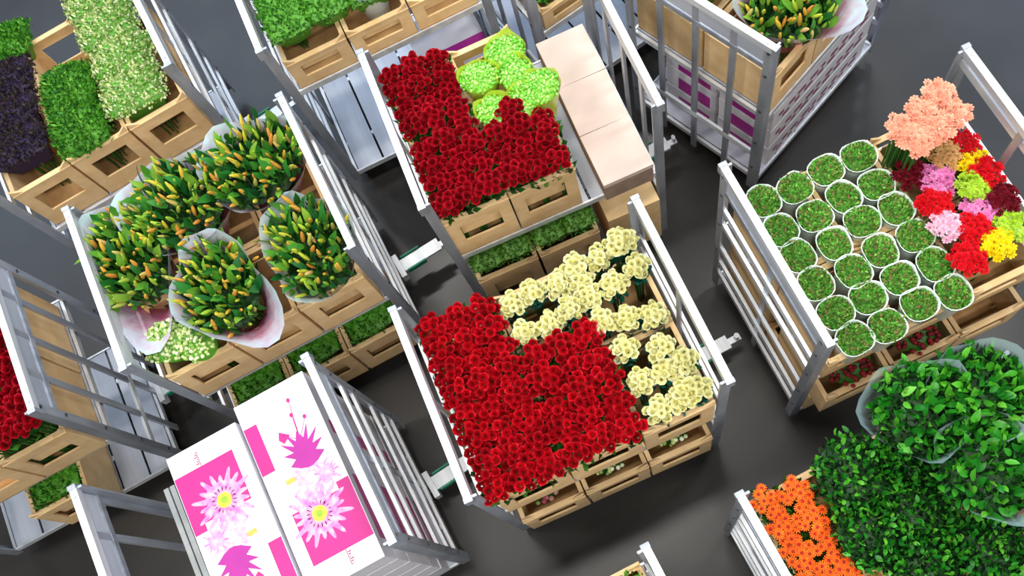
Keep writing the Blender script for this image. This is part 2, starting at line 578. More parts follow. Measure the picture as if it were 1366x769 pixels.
def gerbera_mesh(seed, r=0.03):
    q = random.Random(seed)
    b = MB()
    for n, ra, rb, z0, z1 in ((13, 0.25, 1.0, 0.0, 0.12), (11, 0.2, 0.74, 0.05, 0.25), (8, 0.15, 0.48, 0.1, 0.3)):
        o = q.uniform(0, 1)
        for i in range(n):
            petal(b, o + 2 * math.pi * i / n, ra * r, rb * r * q.uniform(.92, 1.06), z0 * r, z1 * r, 2.4 / n, 0.1 * r)
    b.rings([[(0.32 * r * k * math.cos(i * math.pi / 4), 0.32 * r * k * math.sin(i * math.pi / 4), zz * r) for i in range(8)] for k, zz in ((1, 0.15), (0.8, 0.36), (0.3, 0.4))], 1, True, False, True)
    return b.mesh('gerbera_head', ['bloom_orange', 'gerbera_eye'], True)


def bud_mesh():
    b = MB()
    n = 6
    rows = []
    for v, r in ((0, .3), (.15, .75), (.4, 1), (.7, .85), (.92, .45), (1, .08)):
        rows.append([(0.0125 * r * math.cos(2 * math.pi * i / n), 0.0125 * r * math.sin(2 * math.pi * i / n), 0.10 * v) for i in range(n)])
    b.rings(rows, 0, True, True, True)
    return b.mesh('bud', 'lily_bud', True)


def blade_mesh(L=0.13, W=0.017, mat='leaf_blade'):
    b = MB()
    vs = []
    for v, wd, bend in ((0, .45, 0), (.35, 1, .02), (.7, .8, .10), (1, .06, .26)):
        for u in (-1, 0, 1):
            vs.append((u * W * wd, -bend * L + (0 if u else -0.25 * W * wd), v * L * (1 - 0.12 * v)))
    fs = []
    for k in range(3):
        for i in range(2):
            o = k * 3 + i
            fs.append((o, o + 1, o + 4, o + 3))
    b.add(vs, fs)
    return b.mesh('leaf', mat, True)


def leaf_to(b, p, d, L, W, q, mi=0):
    d = d.normalized()
    s = d.orthogonal().normalized()
    s.rotate(Matrix.Rotation(q.uniform(0, 6.28), 3, d))
    n = d.cross(s)
    m = p + d * (L * 0.5)
    b.add([p, m + s * W * .5 + n * W * .12, p + d * L + n * L * -0.1, m - s * W * .5 + n * W * .12], [(0, 1, 2), (0, 2, 3)], mi)


def squared(x, y, k):
    """push a point of the unit disc towards the unit square"""
    m = max(abs(x), abs(y), 1e-6)
    f = 1 + k * (math.hypot(x, y) / m - 1)
    return x * f, y * f


def dome_pts(n, rx, ry, H, q, sq=0.0):
    out = []
    for i in range(n):
        rr = math.sqrt((i + 0.5) / n)
        t = i * 2.39996 + q.uniform(-.2, .2)
        x, y = rr * math.cos(t), rr * math.sin(t)
        z = H * (1 - rr * rr) if not sq else H * (1 - rr ** 4)
        x, y = squared(x, y, sq)
        nrm = Vector((x * H * 1.6 / rx, y * H * 1.6 / ry, 1.0)).normalized()
        out.append((Vector((x * rx, y * ry, z)), nrm, rr))
    return out


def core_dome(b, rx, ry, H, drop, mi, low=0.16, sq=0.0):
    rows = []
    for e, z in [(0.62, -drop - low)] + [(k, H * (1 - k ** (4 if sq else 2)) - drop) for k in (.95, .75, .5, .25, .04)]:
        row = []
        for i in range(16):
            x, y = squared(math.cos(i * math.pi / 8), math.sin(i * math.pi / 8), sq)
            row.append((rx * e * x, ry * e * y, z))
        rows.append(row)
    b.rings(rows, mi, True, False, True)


def foliage_mesh(name, n, rx, ry, H, L, W, mat, seed, spread=0.7, depth=0.0, core=None, sq=0.0):
    q = random.Random(seed)
    b = MB()
    if core:
        core_dome(b, rx * .95, ry * .95, H, L * .45, 1, 0.16, sq)
    for p, nm, rr in dome_pts(n, rx, ry, H, q, sq):
        d = nm + Vector((q.uniform(-1, 1), q.uniform(-1, 1), q.uniform(-.4, .6))) * spread
        p = p + Vector((q.uniform(-1, 1) * rx * .06, q.uniform(-1, 1) * ry * .06, q.uniform(-1, 0.2) * depth))
        l = L * q.uniform(.7, 1.2)
        leaf_to(b, p - d.normalized() * l * .5, d, l, W * q.uniform(.8, 1.2), q)
    return b.mesh(name, [mat, core] if core else mat, False)


def floret_mesh(name, n, rx, ry, H, r, mat, seed, core=None, sq=0.0):
    """many small rounded florets on a dome"""
    q = random.Random(seed)
    b = MB()
    k6 = [(math.cos(i * math.pi / 3), math.sin(i * math.pi / 3)) for i in range(6)]
    for p, nm, rr in dome_pts(n, rx, ry, H, q, sq):
        p = p + Vector((q.uniform(-1, 1), q.uniform(-1, 1), q.uniform(-1.2, .6))) * r * .5
        s = r * q.uniform(.8, 1.15)
        rows = [[p + Vector((c * s * e, d * s * e, z * s)) for c, d in k6] for e, z in ((0.7, -.6), (1, .05), (0.72, .6), (0.2, .88))]
        b.rings(rows, 0, True, False, True)
    mats = [mat]
    if core:
        core_dome(b, rx, ry, H, r * 0.9, 1, 0.16, sq)
        mats.append(core)
    return b.mesh(name, mats, True)


def stems_mesh(h, r0, r1, n=9):
    """a tied bundle of thin stems spreading upwards"""
    b = MB()
    for i in range(n):
        t = i * 2.39996
        f = math.sqrt((i + .5) / n)
        b.cyl((r0 * f * math.cos(t), r0 * f * math.sin(t), 0.0), (r1 * f * math.cos(t), r1 * f * math.sin(t), h), 0.005, 4)
    return b.mesh('stems', 'stem_green')


def sleeve_mesh(r0, r1, z0, z1, mat, seed=0, wave=0.02, oval=1.0, point=0.0, pdir=0.0, seg=24, lip=0.0, square=0.0):
    """flared film sleeve: open cone with a wavy rim; point lifts and pulls out a corner of the sheet"""
    q = random.Random(seed)
    ph = [q.uniform(0, 6.28) for _ in range(3)]
    b = MB()
    rows = []
    for v in (0, .3, .6, .85, 1.0) + ((1.03,) if lip else ()):
        row = []
        for i in range(seg):
            t = 2 * math.pi * i / seg
            wv = wave * (math.sin(3 * t + ph[0]) + .6 * math.sin(5 * t + ph[1]) + .4 * math.sin(8 * t + ph[2])) * v
            pk = point * max(0.0, math.cos(t - pdir)) ** 6 * v * v
            vv = min(v, 1.0)
            r = r0 + (r1 - r0) * vv ** 1.1 + wv * .5 + pk + (lip if v > 1 else 0)
            r *= 1 + square * 0.5 * (abs(math.sin(2 * t)) ** 1.5 - 0.35) * 0.55
            row.append((r * math.cos(t), r * oval * math.sin(t), z0 + (z1 - z0) * vv + wv * .8 - pk * .25))
        rows.append(row)
    b.rings(rows)
    me = b.mesh('sleeve', mat, True)
    return me


# ------------------------------------------------------------------ bunch builders (thing > heads, leaves, sleeve, stems)
def headed_bunch(name, label, cat, x, y, z0, ztop, heads, part, n, R0, H, leafmat, group, seed, lean=(0, 0), sleeve=None, scale=1.0, tiltamt=0.5, stem_r=0.02, leafn=44):
    q = random.Random(seed)
    t = thing(name, label, cat, (x, y, z0), 0, group)
    h = ztop - z0
    obj('stems', cached(('stems', round(h, 2), stem_r), lambda: stems_mesh(h - 0.03, stem_r, R0 * .55)), t)
    for p, nm, rr in dome_pts(n, R0, R0, H, q):
        me = heads[q.randrange(len(heads))]
        tz = nm.to_track_quat('Z', 'Y').to_euler()
        obj(part, me, t, (p.x + q.uniform(-.004, .004), p.y + q.uniform(-.004, .004), h - H + p.z + q.uniform(-.008, .008)),
            (tz.x * tiltamt + q.uniform(-.15, .15), tz.y * tiltamt + q.uniform(-.15, .15), q.uniform(0, 6.28)), scale * q.uniform(.9, 1.1))
    if leafmat:
        lm = cached(('blv', leafmat, round(R0, 2), leafn), lambda: foliage_mesh('leaves', leafn, R0 * 1.1, R0 * 1.1, 0.02, 0.065, 0.036, leafmat, 5, 0.9, 0.07))
        stuff(obj('leaves', lm, t, (0, 0, h - H - 0.03), (0, 0, q.uniform(0, 6.28))))
    if sleeve:
        obj('sleeve', sleeve, t, (0, 0, h - H - 0.03), (0, 0, q.uniform(0, 6.28)))
    return t


def bush(name, label, cat, x, y, z0, ztop, mesh, part, group=None, sleeve=None, rz=0.0, extra=None, lean=(0, 0), stem_r=0.03, spread=0.06):
    """a plant or bunch whose leaves or florets cannot be counted"""
    t = thing(name, label, cat, (x, y, z0), 0, group)
    h = ztop - z0
    obj('stems', cached(('stemsb', round(h, 2), stem_r, spread), lambda: stems_mesh(max(.05, h - .06), stem_r, spread, 12)), t)
    stuff(obj(part, mesh, t, (lean[0], lean[1], h), (0, 0, rz)))
    if sleeve:
        obj('sleeve', sleeve, t, (0, 0, 0), (0, 0, rz))
    return t


def crate_rows(key, cxs, cys, poly, dx=0.125, dy=0.116):
    """three by four bunches in each crate of a trolley, those inside a polygon, in rows counted from the front"""
    rows = []
    for cy in cys:
        for k in (-1.5, -0.5, 0.5, 1.5):
            row = []
            for cx in cxs:
                for i in (-1, 0, 1):
                    x, y, a = place(key, cx + i * dx, cy + k * dy)
                    if inside((x, y), poly):
                        row.append((x, y))
            if row:
                rows.append(row)
    return rows


def clear_of_walls(key, x, y, vx, vy, m=0.05, my=0.03, lim=(0.545, 0.465)):
    """move a bunch off the crate walls it would straddle"""
    t, tx, ty, a = TR[key]
    dx, dy = x - tx, y - ty
    lx, ly = dx * math.cos(a) + dy * math.sin(a), -dx * math.sin(a) + dy * math.cos(a)
    for v in vx:
        if abs(lx - v) < m:
            lx = v + (m if lx >= v else -m)
    for v in vy:
        if abs(ly - v) < my:
            ly = v + (my if ly >= v else -my)
    lx = max(-lim[0], min(lim[0], lx))
    ly = max(-lim[1], min(lim[1] - 0.03, ly))
    return place(key, lx, ly)[:2]


# ================================================================== TROLLEYS
trolley('centre', 'trolley in the middle carrying red and cream roses between bright side rails', 0.056, 1.358, -3.3)
trolley('upper', 'trolley behind the middle one with red roses, lime pompoms and pale cartons', 0.485, 2.79, -4.6, right='bars', drawbar=0.75)
trolley('right', 'trolley at right holding white-sleeved green pots and bright mixed blooms', 1.854, 1.235, -1.9, left='slats plate')
trolley('boxes', 'trolley at lower left stacked with pink-printed white boxes', -1.72, 1.367, 1.9, left='bars plate', right='slats plate', shelves=())
trolley('lily', 'trolley carrying wrapped lily buds in tan crates', -1.30, 2.83, 0.5)
trolley('edge', 'trolley at the left picture edge with grey side bars and red roses', -3.155, 2.84, 1.0, right='bars plate')
trolley('corner', 'trolley in the upper left corner with white, green and dark purple flowers', -1.83, 4.36, 3.0)
trolley('top', 'trolley at the top with green bunches above a bare planked deck', 0.045, 4.16, -2.0, shelves=(1.38,), drawbar=False)
trolley('tilted', 'turned trolley at upper right holding lily buds above printed white boxes', 2.185, 2.922, 22.0, left='bars plate', drawbar=False)
trolley('behind', 'trolley behind the pale cartons at the top picture edge', 1.467, 4.017, 8.0, drawbar=False, left='bars')
trolley('foliage', 'trolley in the lower right corner heaped with dark green foliage and orange gerberas', 1.135, -0.17, 0.0, left='slats plate')
trolley('bottom', 'trolley of which only a corner shows at the bottom edge', -0.675, -0.18, 0.0, drawbar=False)

# ================================================================== CRATES
SH = 1.08
cols3 = (-0.404, 0.0, 0.404)
side = ('left', 'middle', 'right')


def crate_block(key, tname, z, w=0.388, d=0.485, h=0.42, cols=(0, 1, 2), rows=(0, 1), shift=0.0, level='on top of', lys=(-0.255, 0.25)):
    cells = []
    for r in rows:
        for c in cols:
            cells.append((cols3[c] + shift, lys[r], '%s %s, %s %s' % (level, tname, ('front', 'back')[r], side[c])))
    crates(key, cells, z, w, d, h, tname)


crate_block('centre', 'the middle rose trolley', SH, h=0.43, lys=(-0.275, 0.225))
crate_block('centre', 'the middle rose trolley', 0.22, rows=(0,), level='on the low deck of', lys=(-0.30, 0))
crates('upper', [(-0.43, -0.255, 'at the front left of the trolley with the lime pompoms'), (-0.035, -0.255, 'in the front row beside the pale cartons, under red roses'),
                 (-0.43, 0.25, 'at the back left of the trolley with the lime pompoms'), (-0.035, 0.25, 'in the back row under the lime pompom bunches')], SH, 0.385, 0.485, 0.46, '')
crate_block('upper', 'the trolley with the lime pompoms', 0.22, rows=(0,), cols=(0, 1), level='on the low deck of', lys=(-0.365, 0), h=0.60)
crate_block('right', 'the trolley of sleeved green pots', SH, h=0.27, lys=(-0.275, 0.225))
crate_block('right', 'the trolley of sleeved green pots', 0.22, level='on the low deck of', h=0.36, lys=(-0.275, 0.225))
crate_block('right', 'the trolley of sleeved green pots', 0.60, level='in the middle layer of', h=0.31, lys=(-0.375, 0.225))
crate_block('lily', 'the lily bud trolley', SH, lys=(-0.275, 0.225))
crate_block('lily', 'the lily bud trolley', 0.22, rows=(0,), level='on the low deck of', lys=(-0.30, 0))
crate_block('edge', 'the trolley at the left edge', SH, cols=(1, 2), lys=(-0.285, 0.215))
crate_block('edge', 'the trolley at the left edge', 0.22, cols=(1,), rows=(0,), level='on the low deck of', lys=(-0.30, 0))
crate_block('corner', 'the upper left corner trolley', SH, h=0.44, lys=(-0.24, 0.25))
crate_block('top', 'the trolley with the bare deck', 1.38, h=0.25, lys=(-0.255, 0.24))
crate_block('tilted', 'the turned trolley', SH, h=0.40)
crate_block('behind', 'the trolley behind the pale cartons', SH, cols=(0, 1), rows=(0,), h=0.17)
crate_block('foliage', 'the foliage trolley', SH, h=0.36)
crate_block('bottom', 'the trolley at the bottom edge', SH, cols=(2,), rows=(1,), h=0.40)

# ================================================================== ROSES
red_heads = [rose_mesh('rose_red', s) for s in (1, 2, 3)]
deep_heads = [rose_mesh('rose_deep', s) for s in (11, 12, 13)]
cream_heads = [rose_mesh('rose_cream', s, heart='rose_heart') for s in (21, 22, 23)]

E_RED = [(-0.556, 1.947), (-0.34, 1.906), (-0.102, 1.845), (-0.102, 1.526), (0.004, 1.482), (0.228, 1.506), (0.338, 1.29), (0.287, 0.865), (-0.03, 0.865), (-0.56, 0.885), (-0.56, 1.183)]
for r, row in enumerate(crate_rows('centre', (-0.410, 0.016), (-0.275, 0.225), E_RED, 0.137, 0.122)):
    for c, p in enumerate(row):
        headed_bunch('red_rose_bunch', 'bunch of red roses on the middle trolley, %s row from front, %s from left' % (ORD[r], ORD[c]), 'roses',
                     p[0] + rnd.uniform(-.006, .006), p[1] + rnd.uniform(-.006, .006), SH + 0.02, 1.70 + rnd.uniform(-.035, .035), red_heads, 'rose_head', 14, 0.083, 0.045, 'leaf_dark',
                     'red rose bunches on the middle trolley', 100 + r * 20 + c, scale=0.88)
B_RED = [(-0.103, 3.399), (0.094, 3.389), (0.309, 3.225), (0.282, 2.95), (0.283, 2.781), (0.295, 2.709), (0.515, 2.719), (0.721, 2.647), (0.68, 2.345), (0.567, 2.345), (0.25, 2.345), (0.254, 2.345), (0.042, 2.37), (-0.125, 2.37)]
for r, row in enumerate(crate_rows('upper', (-0.43, -0.035), (-0.255, 0.25), B_RED)):
    for c, p in enumerate(row):
        headed_bunch('red_rose_bunch', 'bunch of deep red roses below the lime pompoms, %s row from front, %s from left' % (ORD[r], ORD[c]), 'roses',
                     p[0] + rnd.uniform(-.006, .006), p[1] + rnd.uniform(-.006, .006), SH + 0.02, 1.71 + rnd.uniform(-.035, .035), deep_heads, 'rose_head', 13, 0.077, 0.045, 'leaf_dark',
                     'deep red rose bunches beside the lime pompoms', 500 + r * 20 + c, scale=0.88)
CREAM = [(0.592, 1.79), (0.635, 1.751), (0.469, 1.749), (0.635, 1.593), (0.467, 1.572), (0.342, 1.759), (0.215, 1.718), (0.286, 1.677), (0.077, 1.738), (-0.046, 1.741), (0.206, 1.565), (-0.055, 1.572), (0.091, 1.55), (0.328, 1.58), (0.321, 1.428), (0.448, 1.381), (0.567, 1.31), (0.356, 1.243), (0.517, 1.164), (0.602, 1.052), (0.349, 1.064), (0.469, 1.063), (0.515, 0.918), (0.618, 0.9), (0.361, 0.9), (0.486, 0.9)]
cs = sorted(CREAM, key=lambda p: -p[1])
teal = sleeve_mesh(0.03, 0.068, -0.16, 0.0, 'sleeve_teal', 3, 0.008)
for i, p in enumerate(cs):
    if p[1] > 1.635:
        rowp = sorted([k for k in cs if k[1] > 1.635])
        lab = 'bunch of cream roses in the rearmost row of the middle trolley, %s from left' % ORD[rowp.index(p)]
    elif p[1] > 1.48:
        rowp = sorted([k for k in cs if 1.48 < k[1] <= 1.635])
        lab = 'bunch of cream roses in the second row from the back, %s from left' % ORD[rowp.index(p)]
    elif p[1] > 1.02:
        rowp = sorted([k for k in cs if 1.02 < k[1] <= 1.48], key=lambda k: -k[1])
        lab = 'bunch of cream roses by the right rail, %s counted towards the front' % ORD[rowp.index(p)]
    else:
        rowp = sorted([k for k in cs if k[1] <= 1.02])
        lab = 'bunch of cream roses behind the front right crate wall, %s from left' % ORD[rowp.index(p)]
    headed_bunch('cream_rose_bunch', lab, 'roses', *clear_of_walls('centre', p[0], p[1], (-0.202, 0.202), (-0.025,)), SH + 0.02, 1.66 + rnd.uniform(-.03, .02), cream_heads, 'rose_head', 14, 0.066, 0.045, 'leaf_teal',
                 'cream rose bunches on the middle trolley', 900 + i, sleeve=teal, scale=0.88, tiltamt=0.8)
k = 0
for r, row in enumerate(crate_rows('edge', (0.404,), (-0.285, 0.215), [(-2.4, 2.3), (-2.4, 3.2), (-3.1, 3.2), (-3.1, 2.3)])):
    for c, p in enumerate(row):
        headed_bunch('red_rose_bunch', 'bunch of red roses at the left picture edge, %s row from front, %s from left' % (ORD[r], ORD[c]), 'roses',
                     p[0], p[1], SH + 0.02, 1.76 + rnd.uniform(-.03, .03), deep_heads, 'rose_head', 10, 0.074, 0.045, 'leaf_dark', 'red rose bunches at the left edge', 1300 + k)
        k += 1

# ================================================================== LIME POMPOMS
lime = [floret_mesh('pompoms', 150, 0.113, 0.10, 0.045, 0.0092, 'pompom_lime', s, core='leaf_bush') for s in (1, 2, 3)]
lime_sl = [sleeve_mesh(0.05, 0.122, 0.22, 0.59, 'sleeve_lime', s, 0.012, 0.9) for s in (1, 2, 3)]
for i, (x, y, wd) in enumerate([(0.585, 3.08, 'rearmost, beside the dark gap'), (0.385, 3.0, 'rear left, touching the red roses'), (0.575, 2.91, 'in the middle of the group'),
                                (0.655, 2.765, 'at right, against the pale cartons'), (0.375, 2.765, 'front left of the group'), (0.52, 2.74, 'front middle of the group')]):
    bush('pompom_bunch', 'bunch of lime green pompom flowers, ' + wd, 'flowers', x, y, SH + 0.02, 1.66 + rnd.uniform(-.02, .02), lime[i % 3], 'pompoms', 'lime pompom bunches', lime_sl[i % 3], rz=rnd.uniform(0, 6))

# pale cartons lying on the right half of the same trolley
cm = MB()
cm.box(-0.15, 0.15, -0.168, 0.168, 0.0, 0.175, 1)
carton_me = cm.mesh('carton_body', ['cardboard_pink', 'carton_side'])
ld = MB()
ld.box(-0.153, 0.153, -0.171, 0.171, 0.175, 0.215)
lid_me = ld.mesh('carton_lid', 'cardboard_pink')
for i, (ly, wd) in enumerate([(-0.375, 'nearest the front edge'), (-0.03, 'in the middle of its row of three'), (0.315, 'rearmost of its row of three')]):
    x, y, a = place('upper', 0.44, ly)
    c = thing('pale_carton', 'flat pale pinkish carton on the rose trolley, ' + wd, 'carton', (x, y, SH + 0.007), a + R((0.6, -0.5, 0.4)[i]), 'pale cartons in a row')
    obj('carton_body', carton_me, c)
    obj('carton_lid', lid_me, c)

# ================================================================== LOW DECK FLOWERS
for i, (lx, wd) in enumerate([(-0.50, 'leftmost of four'), (-0.31, 'second of four from left'), (-0.10, 'third of four from left'), (0.10, 'rightmost of four')]):
    x, y, a = place('upper', lx, -0.42)
    me = cached(('carn', i % 2), lambda: foliage_mesh('foliage', 900, 0.108, 0.205, 0.03, 0.033, 0.011, 'carnation_green', i, 0.8, 0.02, core='carnation_green', sq=0.8))
    bush('carnation_bunch', 'dark green bunch under the pompom trolley front edge, ' + wd, 'flowers', x, y, 0.24, 0.99, me, 'foliage', 'dark green bunches on the low deck', rz=a, stem_r=0.05, spread=0.07)
x, y, a = place('upper', 0.44, -0.36)
bx = thing('brown_carton', 'plain brown carton behind the rearmost cream roses, under the pale cartons', 'carton', (x, y, 0.227), a)
b = MB()
b.box(-0.17, 0.17, -0.21, 0.21, 0, 0.60)
obj('carton_body', b.mesh('carton_body', 'cardboard'), bx)
b = MB()
b.box(-0.172, 0.172, -0.004, 0.004, 0.60, 0.603)
obj('flap_seam', b.mesh('flap_seam', 'cardboard_inner'), bx)

mixed = floret_mesh('florets', 120, 0.17, 0.20, 0.04, 0.016, 'mixed_pink', 4, core='leaf_dark')
whitef = floret_mesh('florets', 120, 0.17, 0.20, 0.04, 0.014, 'floret_white', 5, core='leaf_dark')
hyper = floret_mesh('florets', 130, 0.17, 0.21, 0.05, 0.016, 'hypericum', 6, core='leaf_dark')
greenf = foliage_mesh('foliage', 600, 0.185, 0.23, 0.05, 0.045, 0.016, 'leaf_mid', 7, 0.8, 0.02, core='leaf_mid', sq=0.7)
for key, c, me, part, lab in (('centre', 0, mixed, 'florets', 'small dusky pink flowers in the low crate below the red roses'), ('centre', 1, whitef, 'florets', 'small greenish white flowers in the low crate below the red roses'),
                              ('centre', 2, whitef, 'florets', 'small pale flowers in the low crate below the cream roses'),
                              ('right', 0, hyper, 'florets', 'dark red berries in the crate under the sleeved pots, left one'), ('right', 1, hyper, 'florets', 'dark red berries in the crate under the sleeved pots, middle one'),
                              ('lily', 0, greenf, 'foliage', 'green leaves in the low crate below the lily buds, left one'), ('lily', 1, greenf, 'foliage', 'green leaves in the low crate below the lily buds, middle one'),
                              ('lily', 2, greenf, 'foliage', 'green leaves in the low crate below the lily buds, right one'),
                              ('edge', 1, greenf, 'foliage', 'green leaves in the low crate at the left picture edge')):
    x, y, a = place(key, cols3[c], -0.40 if key == 'right' else -0.29)
    zb = 0.60 if key == 'right' else 0.22
    bush('low_bunch', lab, 'flowers', x, y, zb + 0.02, zb + (0.35 if key == 'right' else 0.44), me, part, 'bunches in low crates', rz=a, stem_r=0.08, spread=0.11)

# ================================================================== SLEEVED POTS AND MIXED BLOOMS
cell = [foliage_mesh('foliage', 460, 0.090, 0.085, 0.035, 0.030, 0.013, 'pot_green', s, 0.9, 0.015, core='leaf_mid') for s in (1, 2, 3, 4)]
cell_sl = [sleeve_mesh(0.06, 0.0915, 0.05, 0.357, 'sleeve_film', s, 0.004, 0.93, lip=0.005, square=0.35) for s in (1, 2, 3, 4)]
grid4 = []
CX, RY = (1.40, 1.582, 1.768, 1.955), (0.762, 0.932, 1.103, 1.277, 1.452, 1.630)
for r, y in enumerate(RY):
    for c, x in enumerate(CX):
        q = random.Random(r * 7 + c)
        X, Y = x + q.uniform(-.008, .008), y + (0.018 if c % 2 == 0 else -0.004) + q.uniform(-.008, .008)
        bush('sleeved_pot', 'green budded plant in white sleeve, right trolley, %s row from front, %s from left' % (ORD[r], ORD[c]), 'plant',
             X, Y, SH + 0.02, 1.445 + q.uniform(-.012, .012), cell[(r + 2 * c) % 4], 'foliage', 'sleeved green plants', cell_sl[(r * 3 + c) % 4], rz=q.randrange(4) * math.pi / 2 + q.uniform(-.12, .12), stem_r=0.02, spread=0.03)

GERB = [((2.101, 1.394), 'maroon'), ((2.287, 1.392), 'tan'), ((2.192, 1.297), 'pink'), ((2.466, 1.394), 'red'), ((2.405, 1.292), 'yellow'), ((2.318, 1.174), 'lime'), ((2.493, 1.194), 'red'), ((2.478, 1.050), 'maroon'),
        ((2.116, 1.193), 'red'), ((2.297, 1.068), 'pink'), ((2.086, 1.064), 'pale'), ((2.196, 0.982), 'red'), ((2.352, 0.916), 'lime'), ((2.241, 0.860), 'yellow'), ((2.085, 0.867), 'red')]
WD = {('maroon', 0): 'maroon blooms beside the peach ones, by the sleeved pots', ('tan', 0): 'tan blooms between the peach and the pink ones', ('pink', 0): 'bright pink blooms above the red bunch by the pots',
      ('red', 0): 'red blooms just in front of the peach ones, far right', ('yellow', 0): 'yellow blooms between two red bunches and a lime one', ('lime', 0): 'lime blooms between the yellow and the rear pink bunch',
      ('red', 1): 'dark red blooms by the right rail, beside the yellow ones', ('maroon', 1): 'dark maroon blooms at the right picture edge', ('red', 2): 'red blooms beside the sleeved pots, between two pink bunches',
      ('pink', 1): 'bright pink blooms between the lime and pale pink bunches', ('pale', 0): 'pale pink blooms beside the sleeved pots', ('red', 3): 'red blooms between pale pink and front yellow ones',
      ('lime', 1): 'lime blooms at the right picture edge above the front yellow ones', ('yellow', 1): 'yellow blooms at the front of the mixed bunches', ('red', 4): 'red blooms at the front, against the sleeved pots'}
cnt = {}
for i, ((x, y), c) in enumerate(GERB):
    n = cnt.get(c, 0)
    cnt[c] = n + 1
    heads = cached(('bloom', c), lambda: [bloom_mesh('bloom_' + c, s) for s in (1, 2)])
    big = 0.088 if c in ('red', 'pink') else 0.080
    headed_bunch('mixed_bloom_bunch', 'bunch of ' + WD[(c, n)], 'flowers', *clear_of_walls('right', x, y, (0.202,), (), 0.045), SH + 0.02, 1.56 + rnd.uniform(-.025, .025), heads, 'bloom', 24, big, 0.04, 'leaf_dark',
                 'mixed bright blooms on the right trolley', 1700 + i, scale=0.92, leafn=14)
peach_heads = [bloom_mesh('bloom_peach', s, 0.027) for s in (5, 6)]
for i, (x, y, wd) in enumerate([(2.075, 1.53, 'leftmost of the peach group'), (2.20, 1.56, 'in the middle of the peach group'), (2.315, 1.60, 'rearmost of the peach group'), (2.32, 1.475, 'rightmost of the peach group'), (2.105, 1.435, 'front left of the peach group'), (2.215, 1.455, 'front middle of the peach group')]):
    headed_bunch('peach_bloom_bunch', 'bunch of ruffled peach blooms behind the mixed colours, ' + wd, 'flowers', x, y, SH + 0.02, 1.84 + rnd.uniform(-.006, .006), peach_heads, 'bloom', 22, 0.08, 0.03, None,
                 'peach blooms at the back of the right trolley', 1800 + i, scale=0.95)

# ================================================================== LILY BUDS
bud = bud_mesh()
blades = [blade_mesh(0.12, 0.02), blade_mesh(0.14, 0.024)]


def lily(label, x, y, z0, ztop, rx, ry, seed, sleeve=None, nb=78, nl=104, lean=(0, 0), group='wrapped lily bunches', rz=0.0):
    q = random.Random(seed)
    t = thing('lily_bunch', label, 'lilies', (x, y, z0), 0, group)
    h = ztop - z0
    obj('stems', cached(('stemsl', round(h, 1)), lambda: stems_mesh(h - .12, 0.05, 0.12, 16)), t)
    stuff(obj('leaves', cached(('lilyfill', rx, ry), lambda: foliage_mesh('leaves', 220, rx * .95, ry * .95, 0.03, 0.12, 0.03, 'leaf_dark', 9, 0.5, 0.04, core='leaf_shade')), t, (lean[0] * .7, lean[1] * .7, h - 0.14), (0, 0, q.uniform(0, 6))))
    for kind, n in (('bud', nb), ('leaf', nl)):
        for p, nm, rr in dome_pts(n, rx, ry, 0.06, q):
            d = nm + Vector((q.uniform(-1, 1), q.uniform(-1, 1), q.uniform(0, .5))) * 0.55 + Vector((lean[0], lean[1], 0)) * 2.5
            e = d.to_track_quat('Z', 'Y').to_euler()
            rz2 = q.uniform(0, 6.28)
            rot = (e.to_matrix() @ Matrix.Rotation(rz2, 3, 'Z')).to_euler()
            obj(kind, bud if kind == 'bud' else blades[q.randrange(2)], t, (p.x + lean[0] + q.uniform(-.015, .015), p.y + lean[1] + q.uniform(-.015, .015), h - 0.14 + p.z + q.uniform(-.03, .02)), rot, q.uniform(.8, 1.15))
    if sleeve:
        obj('sleeve', sleeve, t, (lean[0] * .8, lean[1] * .8, 0), (0, 0, rz))
    return t


def lsleeve(rx, ry, seed, point, pdir, mat='sleeve_pink', z1=0.68):
    return sleeve_mesh(0.10, rx * 1.16, 0.22, z1, mat, seed, 0.028, ry / rx, point, pdir, 36)


lily('lily buds in a pale sleeve at the back right of the lily trolley', -0.94, 3.12, SH + .02, 1.88, 0.27, 0.25, 31, lsleeve(0.27, 0.25, 1, 0.05, R(120)))
lily('lily buds in a pale sleeve at the back middle, largest of the lily bunches', -1.42, 3.12, SH + .02, 1.88, 0.29, 0.26, 32, lsleeve(0.29, 0.26, 2, 0.06, R(130)))
lily('lily buds spilling over the left rail in a pink-printed sleeve', -1.80, 2.97, SH + .02, 1.86, 0.205, 0.31, 33, lsleeve(0.205, 0.31, 3, 0.15, R(-92)))
lily('lily buds in the right front crate, against the right rail', -0.86, 2.53, SH + .02, 1.82, 0.22, 0.29, 34, lsleeve(0.22, 0.29, 4, 0.0, 0.0, 'sleeve_blue', 0.64))
lily('lily buds leaning forward from the middle front crate in a pink-printed sleeve', -1.40, 2.57, SH + .02, 1.82, 0.22, 0.28, 35, lsleeve(0.21, 0.27, 5, 0.16, R(-58)))
wf = floret_mesh('florets', 170, 0.13, 0.12, 0.05, 0.012, 'floret_white', 12, core='leaf_bush')
bush('white_bunch', 'small white flowers in the front left crate of the lily trolley', 'flowers', -1.80, 2.46, SH + .02, 1.66, wf, 'florets')
bush('white_bunch', 'small white flowers peeping out below the leaning lily sleeve', 'flowers', -1.66, 2.40, SH + .02, 1.64, wf, 'florets', rz=2.0)

